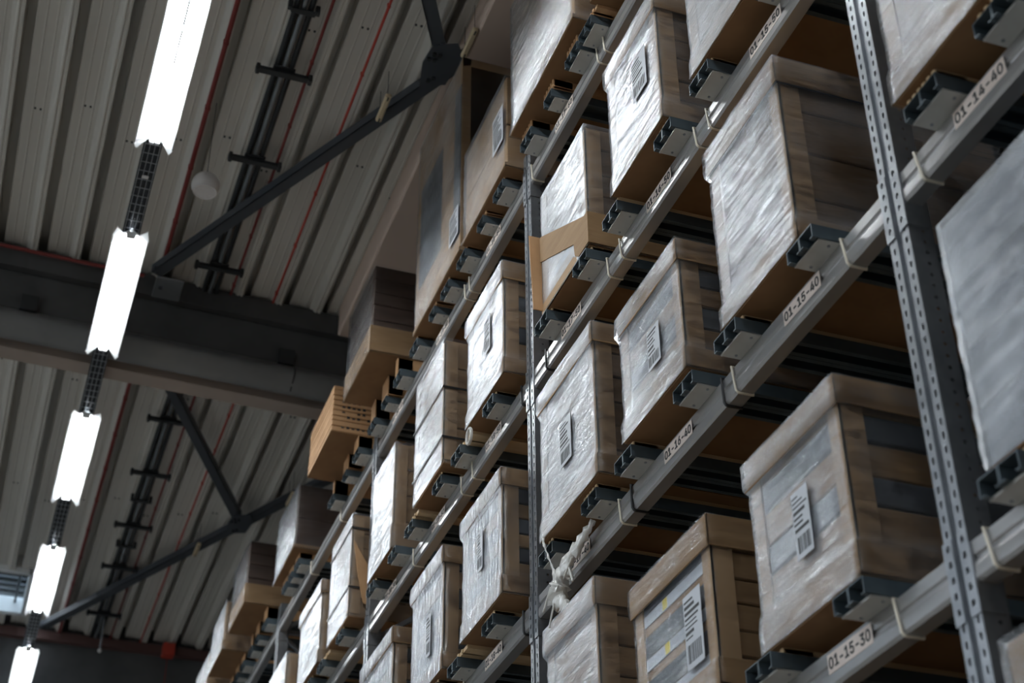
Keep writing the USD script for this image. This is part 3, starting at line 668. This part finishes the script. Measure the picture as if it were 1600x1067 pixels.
# -- second bay
load('white film-wrapped lidded crate on the second beam left of the middle upright', 'the lidded crate left of the middle upright', 2.925, 3.46, 50, 6.165, .083, layers=7, wrap=1, seed=14, sup=S(1, 0), lid_h=.10, paper=((.4, .55, .09, .2),))
def two_cartons():
    a = load('upper wrapped kraft carton stack with printed ends and black strap, second bay', 'the strapped printed cartons', 3.80, 4.31, 50, 6.285, .105, style='carton', layers=4, wrap=1, seed=15, sup=S(1, 1), lid=False, tray=False, strap=(5.68, 5.98), corner=True, card=m_card)
    for k, z in enumerate((6.19, 6.06, 5.83, 5.66)):
        a.part('print', cat(bx(3.797, 3.802, -.055 - .05, -.055, z, z + .03), bx(3.797, 3.802, -.20, -.13, z + .012, z + .02), bx(3.797, 3.802, -.20, -.13, z - .004, z + .004)), m_grey_card, kind='stuff')
two_cartons()
load('plain white wrapped carton with brown base above the torn cardboard in the second bay', 'the plain white wrapped carton', 4.79, 5.26, 50, 6.205, .085, style='carton', layers=4, wrap=film_milky, seed=16, sup=S(1, 2), lid=False, tray_h=.15)
load('ribbed white wrapped lidded crate left of the middle upright, third level', 'the ribbed wrapped crate', 2.92, 3.465, 40, 5.02, .095, layers=8, wrap=3, seed=18, sup=S(1, 0), paper=((.5, .55, .07, .2),), lid_h=.08)
load('ribbed white wrapped crate with notched lid, second from the middle upright on the third level', 'the notched-lid crate', 3.77, 4.29, 40, 5.05, .092, layers=6, wrap=3, seed=19, sup=S(1, 1), paper=((.4, .4, .07, .22),))
load('white wrapped crate with dark stripes at the bottom edge of the picture, second bay', 'the striped crate at the bottom edge', 4.65, 5.28, 40, 5.0, .09, layers=6, wrap=3, seed=20, sup=S(1, 2))
load('low grey wrapped carton on the top level right of the tall box', 'the low carton beside the tall box', 2.862, 3.535, 60, 7.34, .092, style='carton', layers=2, wrap=film_top, seed=21, sup=(3.0, 3.28, 3.60), lid=False, tray=True, tray_h=.03, corner=False, paper=((.13, .5, .16, .24),), card=m_card)
LTALL = load('tall brown box with loose film on the top level, highest in the picture', 'the tall brown box', 3.59, 4.44, 60, 8.15, .096, style='hollow', layers=2, wrap=film_top, seed=22, sup=(3.89, 4.13, 4.49), lid=False, tray_h=.03, corner=False, paper=((.1, .16, .16, .2),), card=m_card)
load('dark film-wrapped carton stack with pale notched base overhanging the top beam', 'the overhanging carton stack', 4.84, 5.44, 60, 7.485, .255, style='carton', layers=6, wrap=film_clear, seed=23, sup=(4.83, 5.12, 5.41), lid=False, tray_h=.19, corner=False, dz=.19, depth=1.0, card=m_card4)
# -- third bay
L2160 = load('stack of thin printed kraft cartons overhanging the top beam past the concrete beam', 'the stack of thin kraft cartons', 5.75, 6.41, 60, 7.155, .27, style='flat', layers=9, wrap=None, seed=24, sup=(5.79, 6.07, 6.44), lid=False, tray=False, corner=False, dz=.16, depth=1.0)
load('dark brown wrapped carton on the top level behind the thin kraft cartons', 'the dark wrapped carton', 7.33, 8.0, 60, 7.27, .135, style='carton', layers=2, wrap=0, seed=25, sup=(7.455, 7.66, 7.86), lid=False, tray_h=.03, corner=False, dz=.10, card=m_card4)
L2150 = load('white wrapped printed carton stack with black strap and hanging flap, third bay', 'the strapped white stack in the third bay', 5.73, 6.25, 50, 6.22, .09, style='carton', layers=6, wrap=1, seed=26, sup=S(2, 0), lid=False, tray=False, strap=(5.72, 6.12))
load('white wrapped lidded box second in the third bay', 'the second box in the third bay', 6.47, 7.08, 50, 6.10, .09, style='carton', layers=4, wrap=film_milky, seed=27, sup=S(2, 1))
load('white wrapped box farthest in the third bay at the bottom edge', 'the third box in the third bay', 7.5, 8.1, 50, 6.02, .09, style='carton', layers=4, wrap=film_milky, seed=28, sup=S(2, 2), lid=False)
load('low lidded carton under the third bay beam at the bottom edge', 'the low carton at the bottom edge', 5.70, 6.3, 40, 5.06, .09, style='carton', layers=4, wrap=1, seed=33, sup=S(2, 0))
# -- fourth bay
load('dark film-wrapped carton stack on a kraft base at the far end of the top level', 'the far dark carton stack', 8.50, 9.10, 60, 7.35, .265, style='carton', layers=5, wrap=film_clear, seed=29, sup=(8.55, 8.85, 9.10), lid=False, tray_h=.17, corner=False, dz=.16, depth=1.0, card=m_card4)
load('small grey wrapped box farthest along the top level', 'the farthest grey box', 9.35, 9.95, 60, 7.2, .27, style='carton', layers=3, wrap=1, seed=30, sup=(9.42, 9.66, 9.9), lid=False, tray=True, corner=False, dz=.12, depth=1.0)
load('last wrapped box of the top level, at the bottom edge', 'the last box of the top level', 10.2, 10.9, 60, 7.1, .24, style='carton', layers=3, wrap=1, seed=34, sup=(10.3, 10.55, 10.8), lid=False, corner=False, dz=.12, depth=1.0)
# -- nearest bay at right
load('silver wrapped load above label 01-14-40 at the top right corner', 'the load above label 01-14-40', -.72, -.225, 40, 5.15, .10, style='carton', layers=4, wrap=2, seed=31, sup=(-.62, -.30), tray_h=.11)
load('dull silver wrapped load at the right edge below label 01-14-40', 'the silver load at the right edge', -.78, -.245, 30, 4.0, .07, style='carton', layers=4, wrap=film_milky, seed=32, sup=(-.66, -.30), lid=False, corner=False, tray=False, card=m_grey_card)
load('corner of a crinkled wrapped load at the lower right corner', 'the load at the lower right corner', -.80, -.20, 20, 2.92, .09, style='carton', layers=4, wrap=2, seed=35, sup=(-.66, -.30), lid=False, corner=False)

# opened base of the load above 01-17-50: a cut-away tray, slats behind it and a flap hanging at the far end
zb5 = BT[50] + .072
tray5 = Polygon([(1.897, zb5), (2.0, zb5), (2.04, zb5 + .03), (2.05, zb5 + .10), (2.44, zb5 + .285), (2.44, zb5 + .415), (2.43, zb5 + .42), (1.93, zb5 + .16), (1.897, zb5 + .16)])
L1750.part('base_tray', cat(extr_y(tray5, .079, .084), bx(1.892, 1.897, -.72, .084, zb5, zb5 + .16)), m_card)
for k, (a, b) in enumerate(((.0, .045), (.05, .10), (.105, .15), (.16, .21))):
    sl = Polygon([(2.03, zb5 + a), (2.44, zb5 + a), (2.44, zb5 + b), (2.03, zb5 + b)]); L1750.part('slat', extr_y(sl, .076 - .003 * k, .081 - .003 * k), m_card3 if k != 2 else m_paper_w)
fl5 = cbx(0, .006, -.16, .05, -.44, 0, .002); fl5.apply_transform(trimesh.transformations.rotation_matrix(.10, (0, 1, 0))); fl5.apply_translation((2.47, .075, zb5 + .45))
L1750.part('hanging_flap', fl5, m_kraft)
# front of the load above 01-16-30: dark and pale bands with yellow stickers
zz0 = BT[30] + .072
for k, z in enumerate((.44, .29, .14)):
    L1630.part('front_band', cbx(1.14, 1.59, .0745, .0765, zz0 + z - .055, zz0 + z - .015, .0006), m_paper_w, label='pale band across the cartons')
    L1630.part('front_band', cbx(1.14, 1.59, .0745, .0760, zz0 + z - .012, zz0 + z + .062, .0006), m_ink, label='dark band across the cartons')
    L1630.part('sticker', cbx(1.405, 1.44, .0766, .0775, zz0 + z - .052, zz0 + z - .017, .0004), m_yellow, label='yellow sticker')
fl2 = extr_x(Polygon([(.086, 6.03), (-.03, 5.84), (-.045, 5.60), (.01, 5.62), (.05, 5.80)]), 5.706, 5.711); L2150.part('hanging_flap', fl2, m_kraft)
rp = random.Random(3); z21 = BT[60] + .16
for k in range(9):
    zz = z21 + .02 + k * (7.155 - z21) / 9
    L2160.part('print', cat([bx(5.7535, 5.756, .20 - u * .034 - .02, .20 - u * .034, zz + .008, zz + .008 + rp.choice((.012, .018))) for u in range(9) if rp.random() < .75]), m_text, kind='stuff')
# dark patches of printed board behind the film of the tall box
LTALL.part('dark_panel', cbx(3.60, 3.72, .0965, .0985, 6.85, 7.95, .0008), m_ink); LTALL.part('dark_panel', cbx(3.95, 4.38, .0965, .0985, 7.0, 7.75, .0008), m_ink)

def strand(pts, rad, seed, n=10, steps=26):
    from scipy.interpolate import CubicSpline
    pts = np.asarray(pts, float); u = np.linspace(0, 1, len(pts)); cs = CubicSpline(u, pts); rs = np.interp(np.linspace(0, 1, steps), np.linspace(0, 1, len(rad)), rad)
    V = []; F = []
    for i, q in enumerate(np.linspace(0, 1, steps)):
        p = cs(q); d = cs(q, 1); d /= np.linalg.norm(d); a = np.cross(d, (0, 1, .2)); a /= np.linalg.norm(a); b = np.cross(d, a)
        for j in range(n):
            w = 2 * math.pi * j / n; V.append(p + rs[i] * (a * math.cos(w) + b * math.sin(w) * .6))
    V = np.array(V); V += (meshkit.fbm(V * 75, 3, seed)[:, None] - .5) * np.repeat(rs, n)[:, None] * 3.2 * (V - np.repeat(cs(np.linspace(0, 1, steps)), n, 0)) / np.maximum(np.repeat(rs, n)[:, None], 1e-6)
    for i in range(steps - 1):
        for j in range(n):
            a, b = i * n + j, i * n + (j + 1) % n; F += [(a, b, a + n), (b, b + n, a + n)]
    m = trimesh.Trimesh(V, F, process=False); m.fix_normals(); return m
m_torn = M('torn_film', {'a': ('diffuse_bsdf', {'color': (.80, .78, .74)}), 'g': ('glossy_bsdf', {'roughness': .25}), 't': ('transparent_bsdf', {}), 'x': ('mix_closure', {'fac': .25}), 'y': ('mix_closure', {'fac': .25})},
           [('a.BSDF', 'x.closure1'), ('g.BSDF', 'x.closure2'), ('x.closure', 'y.closure1'), ('t.BSDF', 'y.closure2')], 'y.closure')
def nud(p, d=.018): return [(a, b + d, c) for a, b, c in p]
tf = Thing('torn_film', 'torn cream film hanging over the beam beside label 01-17-40', 'torn film', (2.3, .1, 4.2))
tf.part('twist', strand([(2.09, .03, 4.365), (2.16, .05, 4.31), (2.26, .06, 4.27), (2.34, .07, 4.215), (2.335, .08, 4.14)], (.016, .026, .036, .05, .045), 3), m_torn, smooth=True)
tf.part('tail', strand([(2.335, .08, 4.15), (2.29, .085, 4.10), (2.22, .09, 4.055), (2.19, .085, 4.05)], (.04, .024, .018, .014), 5), m_torn, smooth=True)
tf.part('tail', strand([(2.39, .115, 4.415), (2.375, .11, 4.36), (2.36, .09, 4.28), (2.35, .08, 4.22)], (.010, .005, .006, .02), 6), m_torn, smooth=True)
for a, b in (((2.30, .075, 4.20), (2.16, .09, 4.235)), ((2.22, .08, 4.225), (2.15, .095, 4.13)), ((2.36, .1, 4.2), (2.42, .11, 4.12)), ((2.33, .1, 4.12), (2.36, .11, 4.03))): tf.part('shred', tube([a, b], .004, 6), m_torn)
lf = Thing('loose_film', 'small curl of loose film on a bar end left of the middle upright', 'torn film', (3.35, .12, 5.42))
lf.part('curl', ring([(3.36 + .035 * math.cos(a), .11, 5.435 + .04 * math.sin(a)) for a in np.linspace(0, 2 * math.pi, 13)[:-1]], .008), m_torn, smooth=60)

# -- unseen loads added on the lower levels to block floor light
low = None
for b in range(-1, 4):
    for z in (2.21, 1.13, .12):
        if b == -1 and z > 2: continue
        if low is None:
            low = Thing('light_block_load', 'unseen wide brown carton load added low down to block light', 'pallet load', (b * BAY + 1.4, -.42, z), group='added light-blocking loads')
            h = .72
            for k in range(3):
                low.part('carton', cbx(b * BAY + .2 + k * .81, b * BAY + .98 + k * .81, -.82, .0, z, z + h, .01), m_card2)
            low.part('pallet_board', bx(b * BAY + .15, b * BAY + 2.65, -.84, .02, z - .05, z), m_wood)
        else: low.copy((b * BAY + 1.4, -.42, z), 'unseen wide brown carton load added low down to block light')
